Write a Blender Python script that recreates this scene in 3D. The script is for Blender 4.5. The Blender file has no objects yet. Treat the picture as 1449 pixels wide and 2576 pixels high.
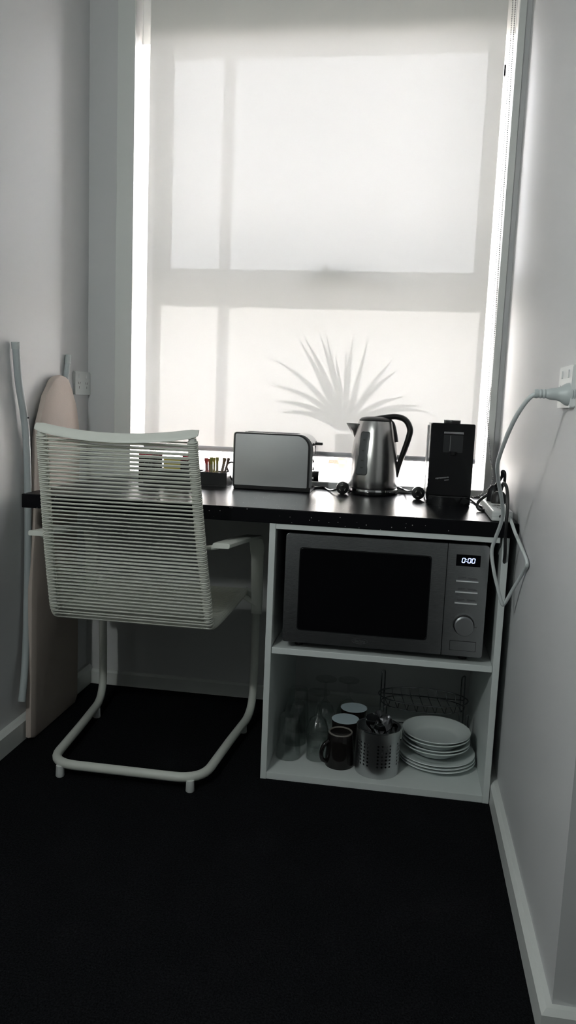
import bpy, bmesh, math, random
from mathutils import Vector, Matrix
random.seed(7)
S = bpy.context.scene
COL = S.collection
# ------------------------------------------------------------------ camera
FPX, YAW, PITCH, ROLL = 1936.37, .1468, -.1366, .0409
CAM = Vector((-.2708, -2.4848, .9974))
_f = Vector((-math.sin(YAW)*math.cos(PITCH), math.cos(YAW)*math.cos(PITCH), math.sin(PITCH)))
_r0 = Vector((math.cos(YAW), math.sin(YAW), 0)); _u0 = _r0.cross(_f)
_R = math.cos(ROLL)*_r0 + math.sin(ROLL)*_u0
_U = -math.sin(ROLL)*_r0 + math.cos(ROLL)*_u0
cd = bpy.data.cameras.new('camera'); cam = bpy.data.objects.new('camera', cd); COL.objects.link(cam)
cd.sensor_fit = 'VERTICAL'; cd.sensor_height = 36; cd.lens = FPX/2576*36; cd.clip_start = .02
m = Matrix((( _R.x, _U.x, -_f.x, CAM.x), (_R.y, _U.y, -_f.y, CAM.y), (_R.z, _U.z, -_f.z, CAM.z), (0, 0, 0, 1)))
cam.matrix_world = m
S.camera = cam
# ------------------------------------------------------------------ sky, window light, exposure
SKY = 28.0
w = bpy.data.worlds.new('overcast_sky'); S.world = w; w.use_nodes = True
w.node_tree.nodes['Background'].inputs[0].default_value = (.98, .98, 1, 1)
w.node_tree.nodes['Background'].inputs[1].default_value = SKY
sun = bpy.data.lights.new('sun', 'SUN'); sun.energy = 85; sun.angle = .03; sun.color = (1, .97, .93)
suno = bpy.data.objects.new('sun', sun); COL.objects.link(suno); suno.location = (0, -3, 8)
suno.rotation_euler = (math.radians(42), 0, math.radians(-12))      # from behind the house, onto the fence outside
vs = S.view_settings; vs.view_transform = 'Standard'; vs.look = 'None'; vs.exposure = 0; vs.gamma = 1; vs.use_curve_mapping = False
S.cycles.use_denoising = True
S.cycles.max_bounces = 10; S.cycles.diffuse_bounces = 6; S.cycles.glossy_bounces = 5; S.cycles.transmission_bounces = 10
S.cycles.transparent_max_bounces = 24; S.cycles.caustics_refractive = False; S.cycles.caustics_reflective = False
S.cycles.sample_clamp_indirect = 20

# ------------------------------------------------------------------ helpers
def at(px, py, ax, val):
    """point of the photo's ray through (px, py) where world axis ax has the value val"""
    d = _f + (px-724.5)/FPX*_R - (py-1288)/FPX*_U
    t = (val - CAM[ax])/d[ax]
    return CAM + t*d
def V(*a): return Vector(a)

MATS = {}
def mat(name, col, rough=.5, metal=0., spec=.5, noise=0., nscale=30., bump=0., bscale=200., emit=None, estr=0., trans=0., ior=1.45, aniso=None, coat=0., alpha=1.):
    if name in MATS: return MATS[name]
    M = bpy.data.materials.new(name); M.use_nodes = True; nt = M.node_tree; N = nt.nodes; L = nt.links
    P = N['Principled BSDF']
    P.inputs['Base Color'].default_value = (*col, 1); P.inputs['Roughness'].default_value = rough
    P.inputs['Metallic'].default_value = metal; P.inputs['Specular IOR Level'].default_value = spec
    P.inputs['IOR'].default_value = ior; P.inputs['Transmission Weight'].default_value = trans
    P.inputs['Coat Weight'].default_value = coat; P.inputs['Coat Roughness'].default_value = .05
    tc = N.new('ShaderNodeTexCoord')
    if noise:
        n = N.new('ShaderNodeTexNoise'); n.inputs['Scale'].default_value = nscale; n.inputs['Detail'].default_value = 4
        L.new(tc.outputs['Object'], n.inputs['Vector'])
        mr = N.new('ShaderNodeMapRange'); mr.inputs['From Min'].default_value = .25; mr.inputs['From Max'].default_value = .75
        mr.inputs['To Min'].default_value = 1-noise; mr.inputs['To Max'].default_value = 1+noise
        L.new(n.outputs['Fac'], mr.inputs['Value'])
        mx = N.new('ShaderNodeVectorMath'); mx.operation = 'SCALE'; mx.inputs[0].default_value = col
        L.new(mr.outputs['Result'], mx.inputs['Scale']); L.new(mx.outputs['Vector'], P.inputs['Base Color'])
    if bump:
        n = N.new('ShaderNodeTexNoise'); n.inputs['Scale'].default_value = bscale; n.inputs['Detail'].default_value = 3
        mp = N.new('ShaderNodeMapping'); L.new(tc.outputs['Object'], mp.inputs['Vector'])
        if aniso: mp.inputs['Scale'].default_value = aniso
        L.new(mp.outputs['Vector'], n.inputs['Vector'])
        b = N.new('ShaderNodeBump'); b.inputs['Strength'].default_value = bump; b.inputs['Distance'].default_value = .002
        L.new(n.outputs['Fac'], b.inputs['Height']); L.new(b.outputs['Normal'], P.inputs['Normal'])
    if emit:
        P.inputs['Emission Color'].default_value = (*emit, 1); P.inputs['Emission Strength'].default_value = estr
    MATS[name] = M
    return M
def nodemat(name):
    M = bpy.data.materials.new(name); M.use_nodes = True; N = M.node_tree.nodes
    for n in list(N): N.remove(n)
    out = N.new('ShaderNodeOutputMaterial'); MATS[name] = M
    return M, N, M.node_tree.links, out

def obj(name, bm, material, parent=None, smooth=False, loc=None):
    me = bpy.data.meshes.new(name); bmesh.ops.recalc_face_normals(bm, faces=bm.faces)
    if smooth:
        for f in bm.faces: f.smooth = True
    bm.to_mesh(me); bm.free()
    if material: me.materials.append(material)
    o = bpy.data.objects.new(name, me); COL.objects.link(o)
    if smooth == 'auto' or smooth is True:
        try: me.set_sharp_from_angle(angle=math.radians(40))
        except Exception: pass
    if loc is not None: o.location = loc
    if parent is not None:
        o.parent = parent
        pl = parent; inv = Vector((0, 0, 0))
        while pl is not None: inv += pl.location; pl = pl.parent
        o.location = o.location - inv          # geometry is given in world coordinates
    return o
def thing(name, loc, label, cat, group=None):
    o = bpy.data.objects.new(name, None); COL.objects.link(o); o.location = loc; o.empty_display_size = .05
    o['label'] = label; o['category'] = cat
    if group: o['group'] = group
    return o
def tag(o, label, cat, group=None):
    o['label'] = label; o['category'] = cat
    if group: o['group'] = group
    return o
def struct(o, label=None):
    o['kind'] = 'structure'
    if label: o['label'] = label
    return o
def copy_tree(o, loc, label=None, parent=None):
    c = o.copy(); COL.objects.link(c); c.parent = parent
    if loc is not None: c.location = loc
    if label: c['label'] = label
    for ch in [x for x in bpy.data.objects if x.parent == o]: copy_tree(ch, None, None, c)
    return c

def box(bm, x0, x1, y0, y1, z0, z1, bev=0., seg=2):
    r = bmesh.ops.create_cube(bm, size=1.0)
    vs_ = r['verts']
    for v in vs_:
        v.co = Vector(((x0+x1)/2+v.co.x*(x1-x0), (y0+y1)/2+v.co.y*(y1-y0), (z0+z1)/2+v.co.z*(z1-z0)))
    if bev:
        es = list({e for v in vs_ for e in v.link_edges})
        bmesh.ops.bevel(bm, geom=es, offset=bev, segments=seg, affect='EDGES', profile=.5)
    return bm
def BX(*a, **k):
    return box(bmesh.new(), *a, **k)
def spline(pts, n=8):
    pts = [Vector(p) for p in pts]; out = []
    P = [2*pts[0]-pts[1]] + pts + [2*pts[-1]-pts[-2]]
    for i in range(1, len(P)-2):
        a, b, c, d = P[i-1:i+3]
        for k in range(n):
            t = k/n
            out.append(.5*((2*b)+(c-a)*t+(2*a-5*b+4*c-d)*t*t+(3*b-a-3*c+d)*t**3))
    out.append(pts[-1]); return out
def fillet(pts, rads, n=6):
    pts = [Vector(p) for p in pts]; out = [pts[0]]
    for i in range(1, len(pts)-1):
        a, b, c = pts[i-1], pts[i], pts[i+1]; r = rads[i-1] if isinstance(rads, (list, tuple)) else rads
        u = (a-b).normalized(); v = (c-b).normalized()
        d = min(r, (a-b).length*.49, (c-b).length*.49)
        p, q = b+u*d, b+v*d
        for k in range(n+1):
            t = k/n; out.append((1-t)**2*p+2*t*(1-t)*b+t*t*q)
    out.append(pts[-1]); return out
def tube(bm, path, r, n=10, closed=False, cap=True):
    path = [Vector(p) for p in path]; rings = []; N = len(path)
    t0 = (path[1]-path[0]).normalized()
    up = Vector((0, 0, 1)) if abs(t0.z) < .9 else Vector((1, 0, 0))
    nrm = (up-t0*up.dot(t0)).normalized()
    for i in range(N):
        if closed: t = (path[(i+1) % N]-path[i-1]).normalized()
        else: t = (path[min(i+1, N-1)]-path[max(i-1, 0)]).normalized()
        nrm = (nrm-t*nrm.dot(t)); nrm = nrm.normalized() if nrm.length > 1e-6 else t.orthogonal().normalized()
        b = t.cross(nrm); rr = r[i] if isinstance(r, (list, tuple)) else r
        rings.append([bm.verts.new(path[i]+rr*(math.cos(2*math.pi*k/n)*nrm+math.sin(2*math.pi*k/n)*b)) for k in range(n)])
    for i in range(N if closed else N-1):
        A, B = rings[i], rings[(i+1) % N]
        for k in range(n): bm.faces.new((A[k], A[(k+1) % n], B[(k+1) % n], B[k]))
    if cap and not closed:
        bm.faces.new(rings[0]); bm.faces.new(rings[-1])
    return bm
def TB(*a, **k): return tube(bmesh.new(), *a, **k)
def lathe(bm, prof, c=(0, 0, 0), n=32, close=False):
    """prof: list of (radius, z); close joins the last ring with the first (hollow wall)"""
    c = Vector(c); rings = []
    for r, z in prof:
        if r < 1e-6: rings.append([bm.verts.new(c+Vector((0, 0, z)))])
        else: rings.append([bm.verts.new(c+Vector((r*math.cos(2*math.pi*k/n), r*math.sin(2*math.pi*k/n), z))) for k in range(n)])
    R = len(rings)
    for i in range(R if close else R-1):
        A, B = rings[i], rings[(i+1) % R]
        for k in range(n):
            a, b, cc, d = A[k % len(A)], A[(k+1) % len(A)], B[(k+1) % len(B)], B[k % len(B)]
            q = []
            for v in (a, b, cc, d):
                if v not in q: q.append(v)
            if len(q) > 2: bm.faces.new(q)
    if not close:
        for rg in (rings[0], rings[-1]):
            if len(rg) > 2: bm.faces.new(rg)
    return bm
def LT(*a, **k): return lathe(bmesh.new(), *a, **k)
def prism(bm, poly, fn, d0, d1, bev=0.):
    """poly: 2-D points; fn(u, v, d) -> world"""
    A = [bm.verts.new(fn(u, v, d0)) for u, v in poly]; B = [bm.verts.new(fn(u, v, d1)) for u, v in poly]
    n = len(poly); fs = [bm.faces.new(A), bm.faces.new(B[::-1])]
    for k in range(n): bm.faces.new((A[k], B[k], B[(k+1) % n], A[(k+1) % n]))
    if bev:
        es = list({e for f in fs for e in f.edges}); bmesh.ops.bevel(bm, geom=es, offset=bev, segments=2, affect='EDGES', profile=.5)
    return bm
def PR(*a, **k): return prism(bmesh.new(), *a, **k)
XZ = lambda u, v, d: Vector((u, d, v))
YZ = lambda u, v, d: Vector((d, u, v))
XY = lambda u, v, d: Vector((u, v, d))
def rrect(x0, x1, z0, z1, r, n=6):
    """rounded rectangle; r = one radius or (bl, br, tr, tl)"""
    if not isinstance(r, tuple): r = (r,)*4
    out = []
    for (cx, cz, a0, rr) in ((x0, z0, 180, r[0]), (x1, z0, 270, r[1]), (x1, z1, 0, r[2]), (x0, z1, 90, r[3])):
        sx = 1 if cx == x0 else -1; sz = 1 if cz == z0 else -1
        for k in range(n+1):
            a = math.radians(a0+90*k/n)
            out.append((cx+sx*rr+rr*math.cos(a), cz+sz*rr+rr*math.sin(a)))
    return out
def sweep(bm, path, sec, side):
    """sweep section [(u along side, v along normal)] on a path lying across the vector side"""
    path = [Vector(p) for p in path]; rings = []; N = len(path); s = Vector(side).normalized()
    for i in range(N):
        t = (path[min(i+1, N-1)]-path[max(i-1, 0)]).normalized(); nn = s.cross(t).normalized()
        k = sec(i/(N-1)) if callable(sec) else sec
        rings.append([bm.verts.new(path[i]+s*u+nn*v) for u, v in k])
    n = len(rings[0])
    for i in range(N-1):
        for k in range(n): bm.faces.new((rings[i][k], rings[i][(k+1) % n], rings[i+1][(k+1) % n], rings[i+1][k]))
    bm.faces.new(rings[0]); bm.faces.new(rings[-1]); return bm
def text_mesh(s, size, M4, depth=.0003, shear=0., name='lettering', material=None, parent=None):
    cu = bpy.data.curves.new('t', 'FONT'); cu.body = s; cu.size = size; cu.extrude = depth; cu.shear = shear; cu.align_x = 'CENTER'; cu.resolution_u = 3
    o = bpy.data.objects.new('t', cu); COL.objects.link(o); bpy.context.view_layer.update()
    me = bpy.data.meshes.new_from_object(o); bpy.data.objects.remove(o); bpy.data.curves.remove(cu)
    bm = bmesh.new(); bm.from_mesh(me); bpy.data.meshes.remove(me); bmesh.ops.transform(bm, matrix=M4, verts=bm.verts)
    return obj(name, bm, material, parent)
def front_M(x, y, z):       # text in the XZ plane, read from -Y
    return Matrix(((1, 0, 0, x), (0, 0, -1, y), (0, 1, 0, z), (0, 0, 0, 1)))

# ------------------------------------------------------------------ materials
wall_m = mat('wall_paint', (.61, .614, .62), .55, noise=.02, nscale=3, bump=.05, bscale=300)
trim_m = mat('white_gloss_trim', (.70, .72, .70), .35, noise=.02, nscale=5)
frame_m = mat('white_window_frame', (.90, .90, .89), .4)
white_m = mat('white_melamine', (.66, .70, .69), .45, noise=.02, nscale=12)
chair_m = mat('white_powder_coat', (.65, .67, .62), .42, noise=.02, nscale=40)
cordw_m = mat('off_white_cord', (.62, .63, .57), .6, bump=.3, bscale=900)
steel_m = mat('brushed_steel', (.56, .57, .58), .30, 1., noise=.06, nscale=6, bump=.06, bscale=40, aniso=(1, 1, 60))
steelh_m = mat('brushed_steel_horizontal', (.50, .51, .52), .26, 1., noise=.05, nscale=8, bump=.10, bscale=40, aniso=(1, 1, 40))
kettle_m = mat('kettle_steel', (.52, .51, .50), .24, 1., bump=.03, bscale=30, aniso=(1, 1, 40))
chrome_m = mat('chrome', (.75, .75, .76), .10, 1.)
black_m = mat('black_plastic', (.012, .012, .013), .38, noise=.1, nscale=60)
gloss_m = mat('black_gloss', (.010, .010, .011), .10)
glassblk_m = mat('black_glass_door', (.004, .004, .005), .06, spec=.4)
whitep_m = mat('white_plastic', (.70, .72, .71), .35)
grayp_m = mat('pale_grey_plastic', (.46, .50, .50), .4)
ceram_m = mat('white_ceramic', (.72, .77, .76), .12)
mugo_m = mat('dark_brown_glaze', (.012, .010, .0095), .12)
mugi_m = mat('pale_blue_glaze', (.62, .74, .80), .15)
ring_m = mat('unglazed_foot_ring', (.22, .20, .18), .6)
cloth_m = mat('beige_cotton_cover', (.50, .43, .385), .9, noise=.08, nscale=8, bump=.3, bscale=400)
wire_m = mat('dark_chromed_wire', (.30, .31, .32), .22, 1.)
M, N, L, out = nodemat('clear_glass'); tr = N.new('ShaderNodeBsdfTransparent'); tr.inputs['Color'].default_value = (.94, .955, .95, 1)
gl = N.new('ShaderNodeBsdfGlossy'); gl.inputs['Roughness'].default_value = .03; lw = N.new('ShaderNodeLayerWeight'); lw.inputs['Blend'].default_value = .5
pw_ = N.new('ShaderNodeMath'); pw_.operation = 'POWER'; pw_.inputs[1].default_value = 3.0; L.new(lw.outputs['Facing'], pw_.inputs[0])
fr = N.new('ShaderNodeMath'); fr.operation = 'MULTIPLY_ADD'; fr.inputs[1].default_value = .85; fr.inputs[2].default_value = .085; L.new(pw_.outputs[0], fr.inputs[0]); ms = N.new('ShaderNodeMixShader')
L.new(fr.outputs[0], ms.inputs[0]); L.new(tr.outputs[0], ms.inputs[1]); L.new(gl.outputs[0], ms.inputs[2]); L.new(ms.outputs[0], out.inputs[0])
glass_m = M
slit_m = mat('socket_slot_dark', (.05, .05, .05), .7)

# carpet
M, N, L, out = nodemat('black_carpet'); P = N.new('ShaderNodeBsdfPrincipled'); tc = N.new('ShaderNodeTexCoord')
n1 = N.new('ShaderNodeTexNoise'); n1.inputs['Scale'].default_value = 260; n1.inputs['Detail'].default_value = 3
n2 = N.new('ShaderNodeTexVoronoi'); n2.inputs['Scale'].default_value = 330
L.new(tc.outputs['Object'], n1.inputs['Vector']); L.new(tc.outputs['Object'], n2.inputs['Vector'])
cr = N.new('ShaderNodeValToRGB'); cr.color_ramp.elements[0].position = .35; cr.color_ramp.elements[1].position = .7
cr.color_ramp.elements[0].color = (.004, .0044, .0052, 1); cr.color_ramp.elements[1].color = (.013, .0138, .0155, 1)
L.new(n1.outputs['Fac'], cr.inputs['Fac']); L.new(cr.outputs['Color'], P.inputs['Base Color'])
P.inputs['Roughness'].default_value = 1; P.inputs['Specular IOR Level'].default_value = .05
b = N.new('ShaderNodeBump'); b.inputs['Strength'].default_value = .8; b.inputs['Distance'].default_value = .003
L.new(n2.outputs['Distance'], b.inputs['Height']); L.new(b.outputs['Normal'], P.inputs['Normal']); L.new(P.outputs[0], out.inputs[0])
carpet_m = M
# speckled black laminate
M, N, L, out = nodemat('speckled_black_laminate'); P = N.new('ShaderNodeBsdfPrincipled'); tc = N.new('ShaderNodeTexCoord')
v1 = N.new('ShaderNodeTexVoronoi'); v1.inputs['Scale'].default_value = 95
wn = N.new('ShaderNodeTexWhiteNoise'); L.new(tc.outputs['Object'], v1.inputs['Vector']); L.new(v1.outputs['Position'], wn.inputs['Vector'])
lt = N.new('ShaderNodeMath'); lt.operation = 'LESS_THAN'; lt.inputs[1].default_value = .12; L.new(v1.outputs['Distance'], lt.inputs[0])
gt = N.new('ShaderNodeMath'); gt.operation = 'GREATER_THAN'; gt.inputs[1].default_value = .55; L.new(wn.outputs['Value'], gt.inputs[0])
mu = N.new('ShaderNodeMath'); mu.operation = 'MULTIPLY'; L.new(lt.outputs[0], mu.inputs[0]); L.new(gt.outputs[0], mu.inputs[1])
mx = N.new('ShaderNodeMix'); mx.data_type = 'RGBA'; mx.inputs['A'].default_value = (.0075, .0075, .009, 1); mx.inputs['B'].default_value = (.35, .34, .33, 1)
L.new(mu.outputs[0], mx.inputs['Factor']); L.new(mx.outputs['Result'], P.inputs['Base Color'])
P.inputs['Roughness'].default_value = .30; P.inputs['Specular IOR Level'].default_value = .05
nb = N.new('ShaderNodeTexNoise'); nb.inputs['Scale'].default_value = 700; L.new(tc.outputs['Object'], nb.inputs['Vector'])
b = N.new('ShaderNodeBump'); b.inputs['Strength'].default_value = .08; b.inputs['Distance'].default_value = .001
L.new(nb.outputs['Fac'], b.inputs['Height']); L.new(b.outputs['Normal'], P.inputs['Normal']); L.new(P.outputs[0], out.inputs[0])
bench_m = M
# blind fabric: woven, lets a little direct view through and scatters the rest
M, N, L, out = nodemat('sheer_blind_fabric'); tc = N.new('ShaderNodeTexCoord')
tl = N.new('ShaderNodeBsdfTranslucent'); tl.inputs['Color'].default_value = (.0485, .0477, .0475, 1)
df = N.new('ShaderNodeBsdfDiffuse'); df.inputs['Color'].default_value = (.78, .765, .73, 1)
ad = N.new('ShaderNodeAddShader'); L.new(tl.outputs[0], ad.inputs[0]); L.new(df.outputs[0], ad.inputs[1])
tr = N.new('ShaderNodeBsdfTransparent'); mxs = N.new('ShaderNodeMixShader')
wv = N.new('ShaderNodeTexWave'); wv.wave_type = 'BANDS'; wv.bands_direction = 'Z'; wv.inputs['Scale'].default_value = 60; wv.inputs['Distortion'].default_value = 2.5; wv.inputs['Detail'].default_value = 2
L.new(tc.outputs['Object'], wv.inputs['Vector'])
mr = N.new('ShaderNodeMapRange'); mr.inputs['To Min'].default_value = .0092; mr.inputs['To Max'].default_value = .0116; L.new(wv.outputs['Fac'], mr.inputs['Value'])
L.new(mr.outputs['Result'], mxs.inputs[0]); L.new(ad.outputs[0], mxs.inputs[1]); L.new(tr.outputs[0], mxs.inputs[2]); L.new(mxs.outputs[0], out.inputs[0])
blind_m = M
# insect screen: grid of thin grey threads
M, N, L, out = nodemat('insect_screen_mesh'); tc = N.new('ShaderNodeTexCoord'); sx = N.new('ShaderNodeSeparateXYZ'); L.new(tc.outputs['Object'], sx.inputs[0])
fs = []
for ch in ('X', 'Z'):
    a = N.new('ShaderNodeMath'); a.operation = 'MULTIPLY'; a.inputs[1].default_value = 1/.0075; L.new(sx.outputs[ch], a.inputs[0])
    c = N.new('ShaderNodeMath'); c.operation = 'FRACT'; L.new(a.outputs[0], c.inputs[0])
    d = N.new('ShaderNodeMath'); d.operation = 'LESS_THAN'; d.inputs[1].default_value = .22; L.new(c.outputs[0], d.inputs[0]); fs.append(d)
mm = N.new('ShaderNodeMath'); mm.operation = 'MAXIMUM'; L.new(fs[0].outputs[0], mm.inputs[0]); L.new(fs[1].outputs[0], mm.inputs[1])
ml = N.new('ShaderNodeMath'); ml.operation = 'MULTIPLY_ADD'; ml.inputs[1].default_value = .32; ml.inputs[2].default_value = .06; L.new(mm.outputs[0], ml.inputs[0])
tr = N.new('ShaderNodeBsdfTransparent'); df = N.new('ShaderNodeBsdfDiffuse'); df.inputs['Color'].default_value = (.2, .2, .22, 1); ms = N.new('ShaderNodeMixShader')
L.new(ml.outputs[0], ms.inputs[0]); L.new(tr.outputs[0], ms.inputs[1]); L.new(df.outputs[0], ms.inputs[2]); L.new(ms.outputs[0], out.inputs[0])
screen_m = M
# window glass
M, N, L, out = nodemat('window_glass'); tr = N.new('ShaderNodeBsdfTransparent'); tr.inputs['Color'].default_value = (.96, .96, .965, 1)
gl = N.new('ShaderNodeBsdfGlossy'); gl.inputs['Roughness'].default_value = .02; fr = N.new('ShaderNodeFresnel'); ms = N.new('ShaderNodeMixShader')
L.new(fr.outputs[0], ms.inputs[0]); L.new(tr.outputs[0], ms.inputs[1]); L.new(gl.outputs[0], ms.inputs[2]); L.new(ms.outputs[0], out.inputs[0])
pane_m = M

# ------------------------------------------------------------------ the room shell
XL, XR, YW, YC, ZC = -1.340, .019, .014, -1.30, 2.62      # left wall, right wall, window wall, alcove corner, ceiling
struct(obj('floor', BX(XL-.1, 2.6, -5.0, .46, -.08, 0), carpet_m), 'black short pile carpet floor')
struct(obj('ceiling', BX(XL-.1, 2.6, -5.0, .46, ZC, ZC+.1), wall_m))
dim_m = mat('room_walls_darkened', (.42, .42, .42), .7, noise=.02, nscale=3)  # unseen room walls, darkened so they bounce less light
struct(obj('wall_left', BX(XL-.10, XL, -5.0, .46, 0, ZC), wall_m), 'pale grey painted wall behind the ironing board')
struct(obj('wall_right', BX(XR, XR+.10, YC, .46, 0, ZC), wall_m), 'pale grey painted wall with the plugged-in cable')
struct(obj('wall_right_return', BX(XR+.10, 2.5, YC, YC+.1, 0, ZC), wall_m))
struct(obj('wall_room_right', BX(2.5, 2.6, -5.0, YC+.1, 0, ZC), dim_m))
struct(obj('wall_room_rear', BX(XL, 2.5, -5.0, -4.9, 0, ZC), dim_m))
# window wall with its opening
WL, WR, WZ0, WZ1 = -1.186, -.017, .735, 2.36
bm = bmesh.new(); YL = .088                                     # inner lining, then a wider outer rebate
box(bm, XL, WL, YW, YL, 0, ZC); box(bm, WR, XR, YW, YL, 0, ZC); box(bm, WL, WR, YW, YL, 0, WZ0); box(bm, WL, WR, YW, YL, WZ1, ZC)
WL2, WR2 = WL-.075, .017
box(bm, XL, WL2, YL, .46, 0, ZC); box(bm, WR2, XR, YL, .46, 0, ZC); box(bm, WL2, WR2, YL, .46, 0, WZ0-.03); box(bm, WL2, WR2, YL, .46, WZ1, ZC)
struct(obj('wall_back', bm, wall_m), 'window wall behind the black bench')
# skirting boards: upright face with a sloping top
def skirt(name, fn, d0, d1, h=.056, t=.019, mitre=0):
    poly = [(0, 0), (t, 0), (t, h*.86), (t*.55, h), (0, h)]
    f2 = lambda u, v, d: fn(u, v, d-mitre*u if d == d0 else d)
    return struct(obj(name, PR(poly, f2, d0, d1), trim_m))
skirt('baseboard_right', lambda u, v, d: Vector((XR-u, d, v)), YC, .014, mitre=1)
skirt('baseboard_right_return', lambda u, v, d: Vector((d, YC-u, v)), XR, 2.5, mitre=1)
skirt('baseboard_left', lambda u, v, d: Vector((XL+u, d, v)), -4.9, .014, h=.066, t=.022)
skirt('baseboard_back', lambda u, v, d: Vector((d, YW-u, v)), XL+.022, XR-.019, h=.05, t=.014)
# wall lamp on the left wall, behind the camera
LP = Vector((-1.03, -2.12, 1.52))
wl = thing('wall_lamp', (XL, LP.y, LP.z-.08), 'small white wall lamp on an arm from the left wall', 'lamp')
obj('backplate', TB([(XL, LP.y, LP.z-.08), (XL+.015, LP.y, LP.z-.08)], .05, n=24), MATS['white_plastic'], wl)
obj('arm', TB([(XL+.01, LP.y, LP.z-.08), (LP.x, LP.y, LP.z-.085)], .010, n=12), MATS['white_plastic'], wl)
obj('bulb_holder', TB([(LP.x, LP.y, LP.z-.10), (LP.x, LP.y, LP.z-.055)], .022, n=16), MATS['white_plastic'], wl)
pl_ = bpy.data.lights.new('wall_lamp_bulb', 'POINT'); pl_.energy = 29; pl_.color = (.94, 1.0, .97); pl_.shadow_soft_size = .05
plo = bpy.data.objects.new('wall_lamp_bulb', pl_); COL.objects.link(plo); plo.location = LP
# architrave strips
struct(obj('trim_1', BX(-1.244, WL, .006, YW+.001, .735, 2.45, bev=.002), trim_m), 'flat white architrave left of the window')
struct(obj('trim_2', BX(WR, .004, .008, YW+.001, .735, 2.45, bev=.002), trim_m), 'narrow white architrave right of the window')

# ------------------------------------------------------------------ window
GY = .085
win = struct(bpy.data.objects.new('window_1', None)); COL.objects.link(win); win.location = (-.6, GY, .735)
win['label'] = 'tall white framed window behind the roller blind'
def wp(name, bm, m_): return obj(name, bm, m_, win)
DY = .22; KW = (.08+DY+2.4848)/(.08+2.4848)                     # the sash stands DY deeper; same sight lines
wx = lambda x: CAM.x+(x-CAM.x)*KW
wz = lambda z: CAM.z+(z-CAM.z)*KW
def wb(name, x0, x1, y0, y1, z0, z1, m_=frame_m, **k): return wp(name, BX(wx(x0), wx(x1), y0+DY, y1+DY, wz(z0), wz(z1), **k), m_)
wp('jamb', BX(WL2, WL2+.012, .26, .44, .705, WZ1), frame_m); wp('jamb', BX(WR2-.006, WR2, .26, .44, .705, WZ1), frame_m)
wp('head_board', BX(WL, WR, YL-.012, YL+.006, 2.134, WZ1, bev=.002), frame_m)
wp('head_rail', BX(WL2+.012, WR2-.006, .27, .42, wz(2.131), WZ1, bev=.003), frame_m)
wp('sill', BX(WL, WR, YW, YL+.01, .735, .757, bev=.003), frame_m)
wp('bottom_rail', BX(WL2+.012, WR2-.006, YL+.012, .42, .705, .752, bev=.002), frame_m)
wb('meeting_rail', -1.139, -.043, .062, .115, 1.317, 1.434, bev=.004)
for x0, x1 in ((-1.139, -1.0985), (-.083, -.043)): wb('upper_stile', x0, x1, .066, .105, 1.434, 2.131, bev=.002)
for x0, x1 in ((-1.0985, -1.085), (-.0905, -.083)): wb('sash_bead', x0, x1, .075, .105, 1.434, 2.131)
for x0, x1 in ((-1.139, -1.1175), (-.062, -.043)): wb('lower_stile', x0, x1, .066, .105, .765, 1.317, bev=.002)
GP = .109+DY
wp('pane', BX(WL2+.012, WR2-.006, GP, GP+.004, 1.38, wz(2.131)), pane_m)
wp('pane', BX(WL2+.012, WR2-.006, GP, GP+.004, .752, 1.38), pane_m)
bm = bmesh.new()
q = [bm.verts.new((wx(x), .094+DY, wz(z))) for x, z in ((-1.085, 1.434), (-.0905, 1.434), (-.0905, 2.131), (-1.085, 2.131))]; bm.faces.new(q)
wp('insect_screen', bm, screen_m)
for px, s in ((434, 1), (1229, -1)):
    c = at(px, 182, 1, .08+DY); wp('screen_clip', BX(c.x-.007, c.x+.007, .07+DY, .08+DY, c.z-.012, c.z+.012, bev=.002), frame_m)
c = at(1270, 178, 1, .05); wp('black_catch', BX(c.x-.003, c.x+.003, .044, .06, c.z-.016, c.z+.016, bev=.001), black_m)
# winder on the meeting rail
poly = [(-.622, 1.392), (-.350, 1.398), (-.350, 1.414), (-.43, 1.418), (-.49, 1.437), (-.55, 1.441), (-.59, 1.428), (-.622, 1.42)]
wd = wp('window_winder', PR(poly, XZ, .074, .084, bev=.003), mat('grey_winder', (.74, .74, .73), .5))
obj('winder_stem', BX(-.56, -.54, .082, .284, 1.400, 1.412), frame_m, wd)
obj('winder_knob', TB([(-.557, .064, 1.425), (-.553, .044, 1.447)], [.008, .005], n=10), slit_m, wd)
obj('winder_lever', TB([(-.487, .066, 1.430), (-.487, .066, 1.452)], .003, n=8), grayp_m, wd)
# two-tone sticker on the lower pane
a = at(826, 1156, 1, GP-.001); b_ = at(870, 1168, 1, GP-.001); xm = a.x+(b_.x-a.x)*.56
st = wp('glass_sticker', PR([(a.x, b_.z), (xm+.004, b_.z), (xm-.004, a.z), (a.x+.002, a.z)], XZ, GP-.0015, GP), mat('brown_print', (.26, .20, .16), .6, noise=.3, nscale=300))
obj('sticker_panel', PR([(xm+.004, b_.z), (b_.x, b_.z), (b_.x-.001, a.z), (xm-.004, a.z)], XZ, GP-.0015, GP), mat('green_print', (.30, .42, .28), .6), st)

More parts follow.
